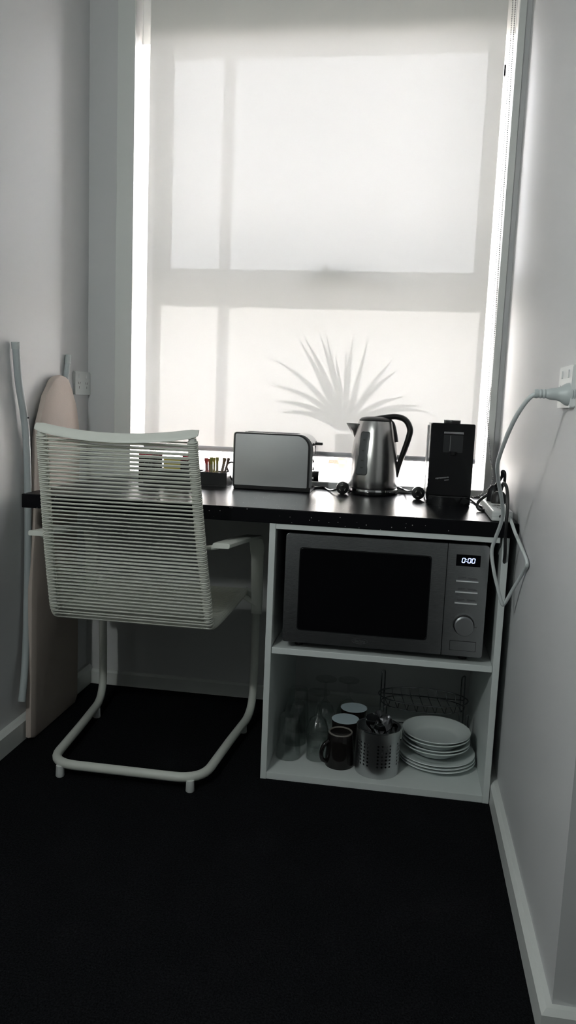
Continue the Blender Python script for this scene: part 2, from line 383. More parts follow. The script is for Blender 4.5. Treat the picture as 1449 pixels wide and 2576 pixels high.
# roller blind
bl = thing('roller_blind', (-.6, .03, .85), 'cream sheer roller blind drawn down over the window', 'blind')
BXL, BXR = -1.144, -.0478
bm = bmesh.new(); nx, nz = 40, 60; g = []
for j in range(nz+1):
    z = .852+(2.33-.852)*j/nz
    g.append([bm.verts.new((BXL+(BXR-BXL)*i/nx, .030+.0012*math.sin(i*.9+j*.2)*math.sin(j*.35), z)) for i in range(nx+1)])
for j in range(nz):
    for i in range(nx): bm.faces.new((g[j][i], g[j][i+1], g[j+1][i+1], g[j+1][i]))
obj('fabric', bm, blind_m, bl, smooth=True)
obj('hem_bar', TB([(BXL, .030, .846), (BXR, .030, .846)], .0085, n=12), mat('hem_bar_grey', (.66, .65, .68), .4), bl, smooth=True)
obj('roller_tube', TB([(BXL-.01, .030, 2.335), (BXR+.01, .030, 2.335)], .017, n=20), mat('roller_grey', (.5, .5, .5), .4), bl, smooth=True)
# bead chain: two strands meeting in a low loop that trails over the bench
pA = [at(1291, -10, 1, .030), at(1270, 330, 1, .030), at(1252, 600, 1, .030), at(1233, 900, 1, .030), at(1222, 1070, 1, .030), at(1217, 1140, 1, .03), at(1210, 1182, 1, .034)]
pB = [at(1298, -10, 1, .020), at(1277, 330, 1, .020), at(1256, 640, 1, .020), at(1238, 940, 1, .016), at(1227, 1050, 1, .005), at(1234, 1150, 1, -.02), at(1240, 1195, 1, -.05), at(1235, 1222, 1, -.06), at(1220, 1236, 1, -.07), at(1204, 1247, 1, -.08), at(1188, 1251, 1, -.085)]
bm = bmesh.new()
for pp, rb in ((pA, .0020), (pB, .0024)):
    sp = spline(pp, 40); acc = 0; last = sp[0]
    tube(bm, sp[::6]+[sp[-1]], .0004, n=4)
    for k in range(1, len(sp)):
        d = sp[k]-sp[k-1]; ln = d.length; pos = 0
        while acc+(ln-pos) >= .0062:
            pos += .0062-acc; acc = 0
            bmesh.ops.create_icosphere(bm, subdivisions=1, radius=rb, matrix=Matrix.Translation(sp[k-1]+d*(pos/ln)))
        acc += ln-pos
ch = obj('bead_chain', bm, mat('chain_backlit_grey', (.40, .40, .40), .35), bl, smooth=True); ch['kind'] = 'stuff'  # white beads, greyed in their colour to look backlit

# ------------------------------------------------------------------ outside
struct(obj('ground_outside', BX(-7, 7, .46, 9, -.25, -.15), mat('pale_concrete', (.62, .60, .57), .9, noise=.05, nscale=4)))
struct(obj('fence_outside', BX(-7, 7, 6.0, 6.1, -.15, 2.15), mat('cream_rendered_fence', (.74, .72, .69), .8, noise=.03, nscale=3)))
struct(obj('eave_outside', BX(-3, 3, .46, .95, 2.48, 2.56), mat('eave_lining', (.55, .56, .60), .7)))
pa, pb_ = at(582, 110, 1, .75), at(560, 1000, 1, .75)
vp = obj('verandah_post', BX(pa.x-.022, pa.x+.020, .73, .77, -.15, 2.48, bev=.003), mat('weathered_post', (.80, .76, .75), .7))
tag(vp, 'slim upright post outside, faint through the left of the blind', 'post')
# spiky plant outside
base = at(866, 1080, 1, .62)
yu = thing('yucca_plant', (base.x, .62, -.15), 'spiky leaved yucca standing outside behind the blind', 'plant')
leaf_m = mat('yucca_leaf', (.16, .19, .11), .6, noise=.15, nscale=20)
obj('trunk', TB([(base.x, .62, -.15), (base.x+.01, .62, .4), (base.x, .62, base.z-.02)], [.05, .045, .035], n=12), mat('yucca_trunk', (.2, .17, .13), .9, noise=.2, nscale=30), yu, smooth=True)
tips = [(691, 905), (679, 970), (690, 1010), (754, 857), (768, 853), (806, 843), (823, 848), (888, 845), (924, 862), (986, 906), (1000, 932), (1018, 998), (1060, 1022), (1082, 1038), (700, 1040), (845, 900), (870, 880)]
for k, (tx, ty) in enumerate(tips):
    dep = .62+.10*math.sin(k*2.1); tip = at(tx, ty, 1, dep); b0 = base+Vector((.012*math.sin(k*1.7), .012*math.cos(k*1.3), 0))
    path = [b0.lerp(tip, t)+Vector((0, 0, .03*math.sin(math.pi*t)*abs(tip.x-b0.x)/.25)) for t in (0, .12, .3, .5, .7, .86, 1)]
    wd_ = [.010, .012, .0125, .0105, .0078, .0045, .0008]
    bm = bmesh.new(); rows = []
    for i, p_ in enumerate(path):
        t = (path[min(i+1, 6)]-path[max(i-1, 0)]).normalized(); s = t.cross(Vector((0, 1, 0))).normalized()
        rows.append([bm.verts.new(p_+s*wd_[i]), bm.verts.new(p_+Vector((0, -.003-.2*wd_[i], 0))), bm.verts.new(p_-s*wd_[i]), bm.verts.new(p_+Vector((0, .003, 0)))])
    for i in range(6):
        for j in range(4): bm.faces.new((rows[i][j], rows[i][(j+1) % 4], rows[i+1][(j+1) % 4], rows[i+1][j]))
    bm.faces.new(rows[0]); bm.faces.new(rows[-1])
    obj('leaf', bm, leaf_m, yu)

# ------------------------------------------------------------------ bench top and open shelf unit
H, HB = .735, .697
YF = -.5545
bt = obj('bench_top', BX(-1.284, .017, YF, .012, HB, H, bev=.0025), bench_m)
tag(bt, 'long black speckled laminate bench top under the window', 'bench top')
T = .0163
su = thing('open_shelf_unit', (-.30, -.28, 0), 'white open shelf unit under the right end of the bench', 'shelf unit')
obj('side_panel', BX(-.603, -.603+T, -.553, -.016, 0, HB, bev=.001), white_m, su)
obj('side_panel', BX(-.0018-T, -.0018, -.553, -.016, 0, HB, bev=.001), white_m, su)
XA, XB = -.603+T, -.0018-T
obj('bottom_board', BX(XA, XB, -.551, -.016, 0, .019, bev=.001), white_m, su)
obj('shelf_board', BX(XA+.001, XB-.001, -.549, -.016, .350, .3665, bev=.001), white_m, su)
obj('top_rail', BX(XA, XB-.006, -.551, -.47, .683, HB, bev=.001), white_m, su)
for x in (XA, XB):
    for y in (-.51, -.08):
        obj('shelf_pin', TB([(x-.006, y, .345), (x+.006, y, .345)], .004, n=10), whitep_m, su, smooth=True)

# ------------------------------------------------------------------ microwave
MF = -.547; MX0, MX1, MZ0, MZ1 = -.559, -.0467, .3855, .6735
mw = thing('microwave_oven', (-.30, -.36, .3665), 'stainless steel microwave with black glass door on the upper shelf', 'microwave')
obj('casing', BX(MX0+.004, MX1-.004, MF+.022, -.17, MZ0+.002, MZ1-.002, bev=.004), mat('dark_grey_casing', (.05, .05, .055), .45, noise=.05), mw)
xs = -.1487
dr = obj('door', PR(rrect(MX0, xs-.0008, MZ0, MZ1, (.006, .001, .001, .008)), XZ, MF, MF+.022, bev=.0012), steelh_m, mw)
obj('door_glass', PR(rrect(-.520, -.189, .4215, .637, .008), XZ, MF-.0012, MF+.004, bev=.0006), glassblk_m, dr)
obj('glass_bezel', PR(rrect(-.5225, -.1865, .419, .6395, .009), XZ, MF-.0006, MF+.003), chrome_m, dr)
cpn = obj('control_panel', PR(rrect(xs+.0008, MX1, MZ0, MZ1, (.001, .006, .008, .001)), XZ, MF, MF+.022, bev=.0012), steelh_m, mw)
dsp = obj('display', PR(rrect(-.1266, -.0671, .6186, .6478, .001), XZ, MF-.0008, MF+.002), glassblk_m, cpn)
# seven-segment 0:00
bm = bmesh.new()
def seg(bm, a, b, t):
    a, b = Vector((a[0], 0, a[1])), Vector((b[0], 0, b[1])); d = (b-a).normalized(); n = Vector((-d.z, 0, d.x))
    pts = [a, a+d*t+n*t, b-d*t+n*t, b, b-d*t-n*t, a+d*t-n*t]
    prism(bm, [(p.x, p.z) for p in pts], XZ, MF-.0012, MF-.0007)
for cx in (-.1085, -.0945, -.0845):
    wx, hz, zc, sk = .0034, .0056, .6335, .0007
    for a, b in (((-1, 1), (1, 1)), ((-1, 0), (-1, 1)), ((1, 0), (1, 1)), ((-1, -1), (-1, 0)), ((1, -1), (1, 0)), ((-1, -1), (1, -1))):
        seg(bm, (cx+a[0]*wx+sk*a[1], zc+a[1]*hz), (cx+b[0]*wx+sk*b[1], zc+b[1]*hz), .0009)
for z in (.6312, .6358): prism(bm, [(-.1023, z-.0007), (-.1007, z-.0007), (-.1007, z+.0007), (-.1023, z+.0007)], XZ, MF-.0012, MF-.0007)
obj('clock_digits', bm, mat('blue_white_led', (.3, .4, 1), emit=(.42, .55, 1.0), estr=2.6), cpn)
print_m = mat('dark_grey_print', (.06, .06, .065), .6)
for z in (.580, .552, .5237):
    bt_ = obj('button_bar', TB([(-.1235, MF-.003, z), (-.0690, MF-.003, z)], .0020, n=10), mat('bright_button', (.80, .81, .81), .35, .6), cpn, smooth=True)
    bm = bmesh.new()
    for x0, x1, dz in ((-.118, -.100, .009), (-.094, -.074, .009), (-.118, -.104, .0065), (-.092, -.071, .0065)):
        box(bm, x0, x1, MF-.0003, MF, z+dz-.0006, z+dz+.0006)
    obj('printed_marks', bm, print_m, cpn)
kz, kx = .4675, -.097
obj('knob_ring', TB([(kx, MF+.001, kz), (kx, MF-.004, kz)], .0262, n=36), black_m, cpn, smooth=True)
kb = obj('timer_knob', TB([(kx, MF-.003, kz), (kx, MF-.020, kz), (kx, MF-.0215, kz)], [.0238, .0233, .0222], n=40), steel_m, cpn, smooth=True)
obj('printed_mark', BX(-.0700, -.0640, MF-.0003, MF, .4625, .4635), print_m, cpn)
obj('door_button_gap', PR(rrect(-.1288, -.0633, .4000, .4256, .001), XZ, MF-.0003, MF+.002), black_m, cpn)
obj('door_button', PR(rrect(-.1278, -.0643, .4010, .4246, .001), XZ, MF-.0012, MF+.002, bev=.0005), steelh_m, cpn)
text_mesh('Belling', .0105, front_M(-.356, MF-.0003, .399), name='maker_badge', material=print_m, parent=dr)
bm = bmesh.new(); tube(bm, [(-.356+.0205*math.cos(t*math.pi/12), MF-.0003, .4025+.0072*math.sin(t*math.pi/12)) for t in range(24)], .0004, n=5, closed=True); obj('badge_outline', bm, print_m, dr)
for x in (-.52, -.09):
    for y in (-.50, -.21): obj('foot', LT([(.011, .3665), (.012, .388)], (x, y, 0), n=14), black_m, mw)
# its cable climbs to the power board
cb = [at(1253, 1490, 1, -.45), at(1262, 1450, 1, -.50), at(1270, 1400, 1, -.565), at(1271, 1350, 1, -.572), at(1274, 1310, 1, -.572), at(1276, 1290, 1, -.563), at(1277, 1255, 1, -.51), at(1274, 1225, 1, -.47), at(1266, 1216, 1, -.44), at(1260, 1235, 1, -.42)]
obj('cord', TB(spline(cb, 8), .0042, n=10), black_m, mw, smooth=True)
c = at(1256, 1262, 1, -.40)
obj('plug', LT([(.010, .7985), (.018, .789), (.019, .768)], (c.x-.004, -.42, 0), n=18), black_m, mw, smooth=True)

# ------------------------------------------------------------------ chair
cx = -.945
chr_ = thing('cord_chair', (cx, -.45, 0), 'white cantilever armchair with corded back tucked under the bench', 'chair')
def CP(s, hx, y, z): return Vector((cx+s*hx, y, z))
def side_path(s):
    top = [CP(s, .186, -.748, .915), CP(s, .1905, -.722, .80), CP(s, .1985, -.682, .63), CP(s, .205, -.645, .50), CP(s, .2065, -.633, .458)]
    return spline(top, 8)+spline([CP(s, .2075, -.618, .436), CP(s, .209, -.585, .428), CP(s, .211, -.45, .427), CP(s, .215, -.25, .431), CP(s, .216, -.205, .428)], 6)
RT = .0095
for s in (-1, 1): obj('side_tube', TB(side_path(s), RT, n=12), chair_m, chr_, smooth=True)
def sample(pts, step):
    out = []; acc = 0; out.append((pts[0], (pts[1]-pts[0]).normalized()))
    for a, b in zip(pts, pts[1:]):
        d = b-a; l = d.length; pos = 0
        while acc+(l-pos) >= step:
            pos += step-acc; acc = 0; out.append((a+d*(pos/l), d.normalized()))
        acc += l-pos
    return out
L_, R_ = side_path(-1), side_path(1)
pitch = .0101
sl, sr = sample(L_, pitch/2), sample(R_, pitch/2)
RW, RC = RT+.0021, .0021
def loop_path(i):
    (a, ta), (b, tb) = sl[i], sr[i]; a2, b2 = a, b
    n = ta.cross(Vector((1, 0, 0))).normalized()           # points to the room side of the back
    P_ = []
    for k in range(7):                                     # round the left tube
        an = math.pi*k/6; P_.append(a.lerp(a2, k/6)+RW*(math.cos(an)*n+math.sin(an)*Vector((-1, 0, 0))))
    for k in range(7):
        an = math.pi*k/6; P_.append(b2.lerp(b, k/6)+RW*(-math.cos(an)*n+math.sin(an)*Vector((1, 0, 0))))
    return P_
NL = min(len(sl), len(sr))
for i in range(3, NL-6, 2):
    obj('cord', tube(bmesh.new(), loop_path(i), RC, n=6, closed=True), cordw_m, chr_, smooth=True)
for ss in (sl, sr):
    bm = bmesh.new()
    for i in range(2, NL-5):
        p, t = ss[i]; u = t.orthogonal().normalized(); v = t.cross(u)
        tube(bm, [p+(RW-.0004)*(math.cos(a*math.pi/6)*u+math.sin(a*math.pi/6)*v) for a in range(12)], RC, n=5, closed=True)
    wn_ = obj('cord_winding', bm, cordw_m, chr_, smooth=True); wn_['kind'] = 'stuff'
# top rail: slim blade bowed towards the room and sagging in the middle
pth = []
for k in range(25):
    u = -1+2*k/24; pth.append(Vector((cx+.2005*u, -.748-.020*(1-u*u), .927-.019*(1-u*u))))
def rail_sec(t):
    w_ = .66+.34*min(1, min(t, 1-t)*22)
    return [(w_*.0155*math.cos(a*math.pi/6), w_*.0045*math.sin(a*math.pi/6)) for a in range(12)]
obj('top_rail', sweep(bmesh.new(), pth, rail_sec, (0, .72, .70)), chair_m, chr_, smooth=True)
# arms: flat blades bent down at the front
for s in (-1, 1):
    pth = fillet([CP(s, .242, -.664, .650), CP(s, .250, -.45, .632), CP(s, .259, -.268, .612), CP(s, .262, -.262, .375)], [.05, .06], n=8)
    w_ = .0215; sec = [(-w_, -.004), (-w_+.003, -.0065), (w_-.003, -.0065), (w_, -.004), (w_, .004), (w_-.003, .0065), (-w_+.003, .0065), (-w_, .004)]
    obj('armrest', sweep(bmesh.new(), pth, lambda t: [(u*(1-.25*max(0, (t-.9)/.1)), v) for u, v in sec], (1, 0, 0)), chair_m, chr_, smooth='auto')
    obj('arm_bracket', TB([CP(s, .262, -.262, .40), CP(s, .216, -.262, .428)], .008, n=10), chair_m, chr_)
    obj('arm_bolt', TB([CP(s, .20, -.655, .640), CP(s, .232, -.655, .645)], .006, n=10), chair_m, chr_)
# cantilever base in one bent tube
BZ = .0345
half = lambda s: [CP(s, .216, -.212, .430), CP(s, .249, -.205, .415), CP(s, .249, -.195, .20), CP(s, .247, -.200, BZ), CP(s, .226, -.42, BZ), CP(s, .208, -.662, BZ)]
pth = fillet(half(-1)+half(1)[::-1], [.02, .05, .075, .05, .075, .075, .05, .075, .05, .02], n=8)
obj('base_frame', TB(pth, .0125, n=14), chair_m, chr_, smooth=True)
for s in (-1, 1):
    for hx, y in ((.178, -.662), (.236, -.275)): obj('foot', LT([(.0105, 0), (.0115, .002), (.0105, BZ-.004)], CP(s, hx, y, 0), n=14), whitep_m, chr_, smooth=True)
obj('front_cross_bar', TB([CP(-1, .216, -.212, .425), CP(1, .216, -.212, .425)], .0105, n=12), chair_m, chr_, smooth=True)

# ------------------------------------------------------------------ folded ironing board against the left wall
ib = thing('ironing_board', (-1.29, -.30, 0), 'folded ironing board with beige cover leaning on the left wall', 'ironing board')
def bx_(z): return -1.290-.0225*z        # room-side face leans to the wall
prof = [(-.492, .012), (-.470, .002), (-.185, .002), (-.165, .02), (-.150, .25), (-.142, .60)]
for px, py in ((201, 1130), (199, 1069), (194, 1019), (184, 979), (176, 955), (168, 947), (158, 943)):
    q = at(px, py, 0, -1.314); prof.append((q.y, q.z))
for px, py in ((140, 943), (130, 946), (124, 953), (103, 992), (94, 1030), (85, 1069), (80, 1100), (78, 1230)):
    q = at(px, py, 0, -1.333+.0225*(py-960)*.00113); prof.append((q.y, q.z))
prof += [(-.462, .45), (-.478, .2)]
bm = bmesh.new()
rings = []
for off, ins in ((0, .010), (-.0035, .002), (-.011, 0), (-.019, .002), (-.022, .008)):
    cy_, cz_ = -.315, .55; ring = []
    for (y, z) in prof:
        yy = y+(ins if y < cy_ else -ins); zz = z+(ins if z < .5 else -ins) if (z < .03 or z > .95) else z
        ring.append(bm.verts.new((bx_(z)+off, yy, zz)))
    rings.append(ring)
n = len(prof)
for A, B in zip(rings, rings[1:]):
    for k in range(n): bm.faces.new((A[k], A[(k+1) % n], B[(k+1) % n], B[k]))
bm.faces.new(rings[0]); bm.faces.new(rings[-1])
obj('padded_board', bm, cloth_m, ib, smooth=True)
tube_m = mat('pale_grey_tube', (.42, .46, .47), .4)
xt = lambda z: -1.3225
l1 = [at(40, 872, 0, -1.326), at(47, 960, 0, -1.326), at(58, 1030, 0, -1.325), at(66, 1100, 0, -1.3235), at(70, 1236, 0, -1.3225), at(70, 1400, 0, -1.3215), at(66, 1600, 0, -1.318), at(61, 1700, 0, -1.308), at(55, 1765, 0, -1.304)]
lg = obj('leg', TB(spline(l1, 6), .0102, n=12), tube_m, ib, smooth=True)
d = (l1[0]-l1[1]).normalized(); obj('end_cap', TB([l1[0]-d*.006, l1[0]+d*.012], .0116, n=14), grayp_m, lg, smooth=True)
l2 = [at(172, 900, 0, -1.329), at(166, 950, 0, -1.329), Vector((-1.3285, -.215, .9)), Vector((-1.324, -.25, .5))]
lg = obj('leg', TB(spline(l2, 6), .0085, n=12), tube_m, ib, smooth=True)
d = (l2[0]-l2[1]).normalized(); obj('end_cap', TB([l2[0]-d*.020, l2[0]+d*.008], .0098, n=14), grayp_m, lg, smooth=True)
obj('rivet', TB([at(71, 1051, 0, -1.312), at(71, 1051, 0, -1.317)], .0025, n=8), black_m, ib)

# ------------------------------------------------------------------ wall sockets
def socket_plate(name, fn, label, w_=.118, h_=.075):
    """fn(u, v, d): u along the wall, v up, d out of the wall; centre 0,0"""
    t = thing(name, fn(0, -h_/2, 0), label, 'power outlet')
    obj('plate', PR(rrect(-w_/2, w_/2, -h_/2, h_/2, .004), fn, 0, .009, bev=.002), whitep_m, t)
    for su_ in (-1, 1):
        u0 = su_*w_*.25
        obj('switch', PR(rrect(u0-.005, u0+.005, .016, .030, .001), fn, .008, .0115, bev=.0008), whitep_m, t)
        for (du, dv, an) in ((-.0065, .000, 28), (.0065, .000, -28), (0, -.014, 0)):
            ca, sa = math.cos(math.radians(an)), math.sin(math.radians(an))
            pts = [(u0+du+x*ca-y*sa, dv+x*sa+y*ca) for x, y in ((-.001, -.004), (.001, -.004), (.001, .004), (-.001, .004))]
            obj('slot', PR(pts, fn, .0085, .0093), slit_m, t)
    return t
a = at(203, 964, 0, XL)
socket_plate('wall_socket', lambda u, v, d: Vector((XL+d, a.y-.002+u, a.z+v)), 'white double wall socket beside the ironing board nose')
pz = 1.052
socket_plate('wall_socket', lambda u, v, d: Vector((XR-d, -1.005-u, pz+v)), 'white double wall socket holding the pale plug', w_=.118, h_=.075)

# ------------------------------------------------------------------ power board with its cable and wall plug
pbx0, pbx1 = -.0475, .0035
pw = thing('power_board', (-.02, -.40, H), 'white power board on the right end of the bench', 'power board')
bm = BX(pbx0, pbx1, -.537, -.215, H, H+.0265, bev=.004); bd = obj('body', bm, whitep_m, pw)
obj('seam', BX(pbx0-.0003, pbx1+.0003, -.5373, -.2147, H+.0125, H+.0132), grayp_m, bd)
obj('reset_button', TB([(-.026, -.535, H+.013), (-.026, -.540, H+.013)], .004, n=12), black_m, bd)
for y in (-.48, -.25):
    for du, dv in ((-.006, .006), (.006, .006), (0, -.008)): obj('slot', BX(-.022+du-.001, -.022+du+.001, y+dv-.004, y+dv+.004, H+.026, H+.0268), slit_m, bd)
plug_p = at(1350, 990, 1, -1.045); plug_e = at(1456, 993, 1, -1.045)
wc = [plug_p, at(1330, 1003, 1, -1.04), at(1300, 1045, 1, -1.01), at(1272, 1105, 1, -.96), at(1252, 1165, 1, -.89), at(1254, 1210, 1, -.82), at(1261, 1250, 1, -.77), at(1265, 1290, 1, -.72), at(1259, 1320, 1, -.69), at(1246, 1355, 1, -.66), at(1237, 1388, 1, -.645), at(1243, 1440, 1, -.64), at(1256, 1495, 1, -.635), at(1263, 1519, 1, -.632), at(1270, 1517, 1, -.63), at(1290, 1483, 1, -.655), at(1316, 1440, 0, .0125), at(1326, 1419, 0, .0128), at(1317, 1390, 0, .0125), at(1298, 1345, 1, -.605), at(1286, 1312, 1, -.565), at(1281, 1302, 1, -.545), at(1280, 1299, 1, -.533)]
obj('cable', TB(spline(wc, 8), .0042, n=12), mat('white_cable', (.60, .64, .64), .45), pw, smooth=True)
# plug with ribbed neck
px0 = plug_p.x; zc = plug_p.z
ax = Vector((min(plug_e.x, XR-.010), plug_e.y, plug_e.z))-plug_p; ln = ax.length; ax.normalize()
pts, rr = [], []
for k, (t, r) in enumerate(((-.004, .0075), (0, .0085), (.004, .0072), (.007, .0085), (.010, .0072), (.013, .0088), (.016, .0074), (.019, .0090), (.024, .0105), (.034, .0112), (.040, .0130), (.046, .0175), (.050, .0195), (.058, .0212), (.0585, .0200), (.060, .0200), (.0605, .0212), (max(ln, .063), .0205))):
    pts.append(plug_p+ax*t); rr.append(r)
obj('wall_plug', TB(pts, rr, n=20), mat('plug_grey', (.50, .54, .54), .4), pw, smooth=True)

# ------------------------------------------------------------------ things on the bench
# toaster
TX0, TX1, TY0, TY1 = -.7985, -.548, -.142, .002
to = thing('toaster', (-.67, -.07, H), 'brushed steel long-slot toaster with black trim', 'toaster')
tz0, tz1 = H+.012, .9125
obj('base', BX(TX0+.004, TX1-.004, TY0+.004, TY1-.004, H, tz0+.004, bev=.003), black_m, to)
sh = obj('shell', PR(rrect(TX0, TX1, tz0, tz1, (.003, .003, .046, .010), n=10), XZ, TY0+.006, TY1, bev=.003), chrome_m, to, smooth='auto')
obj('face_trim', PR(rrect(TX0+.004, TX1-.009, tz0-.004, tz1-.001, (.003, .003, .042, .008), n=10), XZ, TY0, TY0+.007, bev=.001), black_m, to)
obj('face_panel', PR(rrect(TX0+.008, TX1-.0145, tz0+.002, tz1-.005, (.003, .003, .037, .005), n=10), XZ, TY0-.002, TY0+.004, bev=.001), steel_m, to)
for y in (-.095, -.050): obj('slot', BX(TX0+.03, TX1-.055, y-.011, y+.011, tz1-.002, tz1+.0006), black_m, to)
lv = at(800, 1113, 1, -.06)
obj('lever', PR([(-.07, -.004), (-.05, -.004), (-.05, .004), (-.07, .004)], lambda u, v, d: Vector((d, u-.008, .884+v)), TX1-.002, TX1+.021, bev=.0015), black_m, to)
obj('lever_track', BX(TX1-.0005, TX1+.0006, -.072, -.064, .79, .893), black_m, to)
obj('browning_knob', TB([(TX1-.001, -.068, .781), (TX1+.014, -.068, .781)], .0165, n=24), black_m, to, smooth='auto')
for z in (.832, .808, .776):
    obj('button', TB([(TX1-.001, -.112, z), (TX1+.0025, -.112, z)], .0055, n=16), chrome_m, to, smooth='auto')
obj('cord', TB(spline([Vector((TX0+.006, -.06, H+.018)), at(598, 1222, 1, -.075), at(583, 1205, 1, -.06), at(575, 1188, 1, -.04), at(571, 1172, 1, -.02), at(580, 1163, 1, -.005), at(600, 1166, 1, .004)], 8), .0032, n=8), black_m, to, smooth=True)
def flat_plug(parent, px, py, y, r=.0195, tilt=0.):
    c = at(px, py, 1, y); z = max(c.z, H+r)
    fn = lambda u, v, d: Vector((c.x+u, y-d, z+v))
    pl = obj('plug', PR([(r*math.cos(k*math.pi/12), r*math.sin(k*math.pi/12)) for k in range(24)], fn, -.014, .006, bev=.002), black_m, parent, smooth='auto')
    for an in (100, 220, 340):
        u0, v0 = r*.45*math.cos(math.radians(an+tilt)), r*.45*math.sin(math.radians(an+tilt)); ca, sa = math.cos(math.radians(an+tilt+90)), math.sin(math.radians(an+tilt+90))
        obj('pin', PR([(u0+x*ca-yy*sa, v0+x*sa+yy*ca) for x, yy in ((-.0034, -.0009), (.0034, -.0009), (.0034, .0009), (-.0034, .0009))], fn, .006, .022), mat('brass_pin', (.62, .60, .55), .3, .9), pl)
    return Vector((c.x, y, z))
q = flat_plug(to, 862, 1227, -.120)
obj('cord', TB(spline([q+Vector((-.012, .006, -.004)), q+Vector((-.03, .01, -.010)), at(828, 1233, 2, H+.004), at(812, 1226, 2, H+.004)+Vector((0, 0, .0)), Vector((TX1-.01, -.02, H+.006))], 8), .0032, n=8), black_m, to, smooth=True)
# kettle
kc = Vector((-.3645, -.055, 0))
ke = thing('electric_kettle', (kc.x, kc.y, H), 'brushed steel jug kettle with black handle on its base', 'kettle')
obj('power_base', LT([(.070, H), (.080, H+.002), (.081, H+.010), (.078, H+.016), (.05, H+.017)], kc, n=48), gloss_m, ke, smooth=True)
obj('base_ring', LT([(.0765, H+.0105), (.0802, H+.012), (.0795, H+.018), (.075, H+.0185)], kc, n=48), chrome_m, ke, smooth=True)
kprof = [(.0755, H+.020), (.0765, H+.026), (.0762, .785), (.0745, .82), (.0712, .86), (.066, .90), (.0600, .935), (.0555, .955), (.0525, .962), (.048, .963)]
kb = obj('body', LT(kprof, kc, n=64), kettle_m, ke, smooth=True)
obj('body_foot', LT([(.075, H+.016), (.0762, H+.0175), (.0762, H+.0215), (.074, H+.0225)], kc, n=48), black_m, ke, smooth=True)
obj('lid', LT([(.0515, .960), (.0520, .965), (.046, .971), (.03, .975), (0, .977)], kc, n=40), black_m, ke, smooth=True)
def kr(z):
    for (r0, z0), (r1, z1) in zip(kprof, kprof[1:]):
        if z0 <= z <= z1: return r0+(r1-r0)*(z-z0)/(z1-z0)
    return .06
def kpatch(name, a0, a1, z0, z1, rc, lift, m_, par):
    bm = bmesh.new(); rad = .07
    poly = rrect(math.radians(a0)*rad, math.radians(a1)*rad, z0, z1, rc, n=4)
    cu, cv = sum(p[0] for p in poly)/len(poly), sum(p[1] for p in poly)/len(poly)
    def mp(u, v, l): an = u/rad; r = kr(v)+l; return Vector((kc.x+r*math.sin(an), kc.y-r*math.cos(an), v))
    R0 = [[bm.verts.new(mp(cu+(u-cu)*s, cv+(v-cv)*s, lift)) for u, v in poly] for s in (1, .75, .5, .25)]
    n_ = len(poly); base_ = [bm.verts.new(mp(u, v, -.002)) for u, v in poly]
    for A, B in [(base_, R0[0])]+list(zip(R0, R0[1:])):
        for k in range(n_): bm.faces.new((A[k], A[(k+1) % n_], B[(k+1) % n_], B[k]))
    bm.faces.new(R0[-1]); return obj(name, bm, m_, par, smooth='auto')
gr = kpatch('gauge_rim', -42, -12, .797, .930, .008, .0008, black_m, kb)
gw = kpatch('water_gauge', -40.8, -13.2, .799, .928, .007, .0016, mat('smoky_gauge', (.11, .115, .12), .18), kb)
for z in (.905, .872, .842, .82): kpatch('gauge_mark', -30, -23, z-.002, z+.002, .0005, .0021, slit_m, gw)
# spout
bm = bmesh.new(); sp = []
for z, rr_, wd_ in ((.905, .0655, .010), (.925, .075, .020), (.950, .091, .026), (.953, .092, .026)):
    sp.append([bm.verts.new(kc+Vector((-(rr_ if k == 2 else (.052 if k in (0, 4) else .06+(rr_-.06)*.55)), (k-2)/2*wd_ if k in (0, 4) else (k-2)*.62*wd_, z))) for k in range(5)])
for A, B in zip(sp, sp[1:]):
    for k in range(4): bm.faces.new((A[k], A[k+1], B[k+1], B[k]))
bm.faces.new(sp[-1]); obj('spout', bm, kettle_m, ke, smooth=True)
# handle
hp = spline([kc+Vector((-.005, 0, .968)), kc+Vector((.035, -.004, .976)), kc+Vector((.066, -.008, .978)), kc+Vector((.092, -.010, .968)), kc+Vector((.106, -.012, .942)), kc+Vector((.103, -.012, .915)), kc+Vector((.092, -.010, .875)), kc+Vector((.079, -.008, .832)), kc+Vector((.070, -.006, .792))], 6)
def hsec(t):
    a_ = .0125; b2 = .0095-.002*abs(t-.5)
    return [(a_*math.cos(k*math.pi/6), b2*math.sin(k*math.pi/6)) for k in range(12)]
obj('handle', sweep(bmesh.new(), hp, hsec, (.1, 1, 0)), black_m, ke, smooth=True)
hm = spline([kc+Vector((.040, -.006, .966)), kc+Vector((.052, -.006, .955)), kc+Vector((.060, -.006, .93)), kc+Vector((.066, -.006, .90))], 4)
obj('handle_mount', sweep(bmesh.new(), hm, [(.013*math.cos(k*math.pi/6), .007*math.sin(k*math.pi/6)) for k in range(12)], (.1, 1, 0)), black_m, ke, smooth=True)
q = flat_plug(ke, 1052, 1241, -.150, tilt=40)
obj('cord', TB(spline([q+Vector((-.010, .006, .004)), q+Vector((-.028, .02, .002)), at(1016, 1232, 2, H+.012), at(1000, 1226, 1, -.03), Vector((kc.x+.07, -.02, H+.008))], 8), .0034, n=8), mat('grey_cord', (.16, .16, .17), .4), ke, smooth=True)
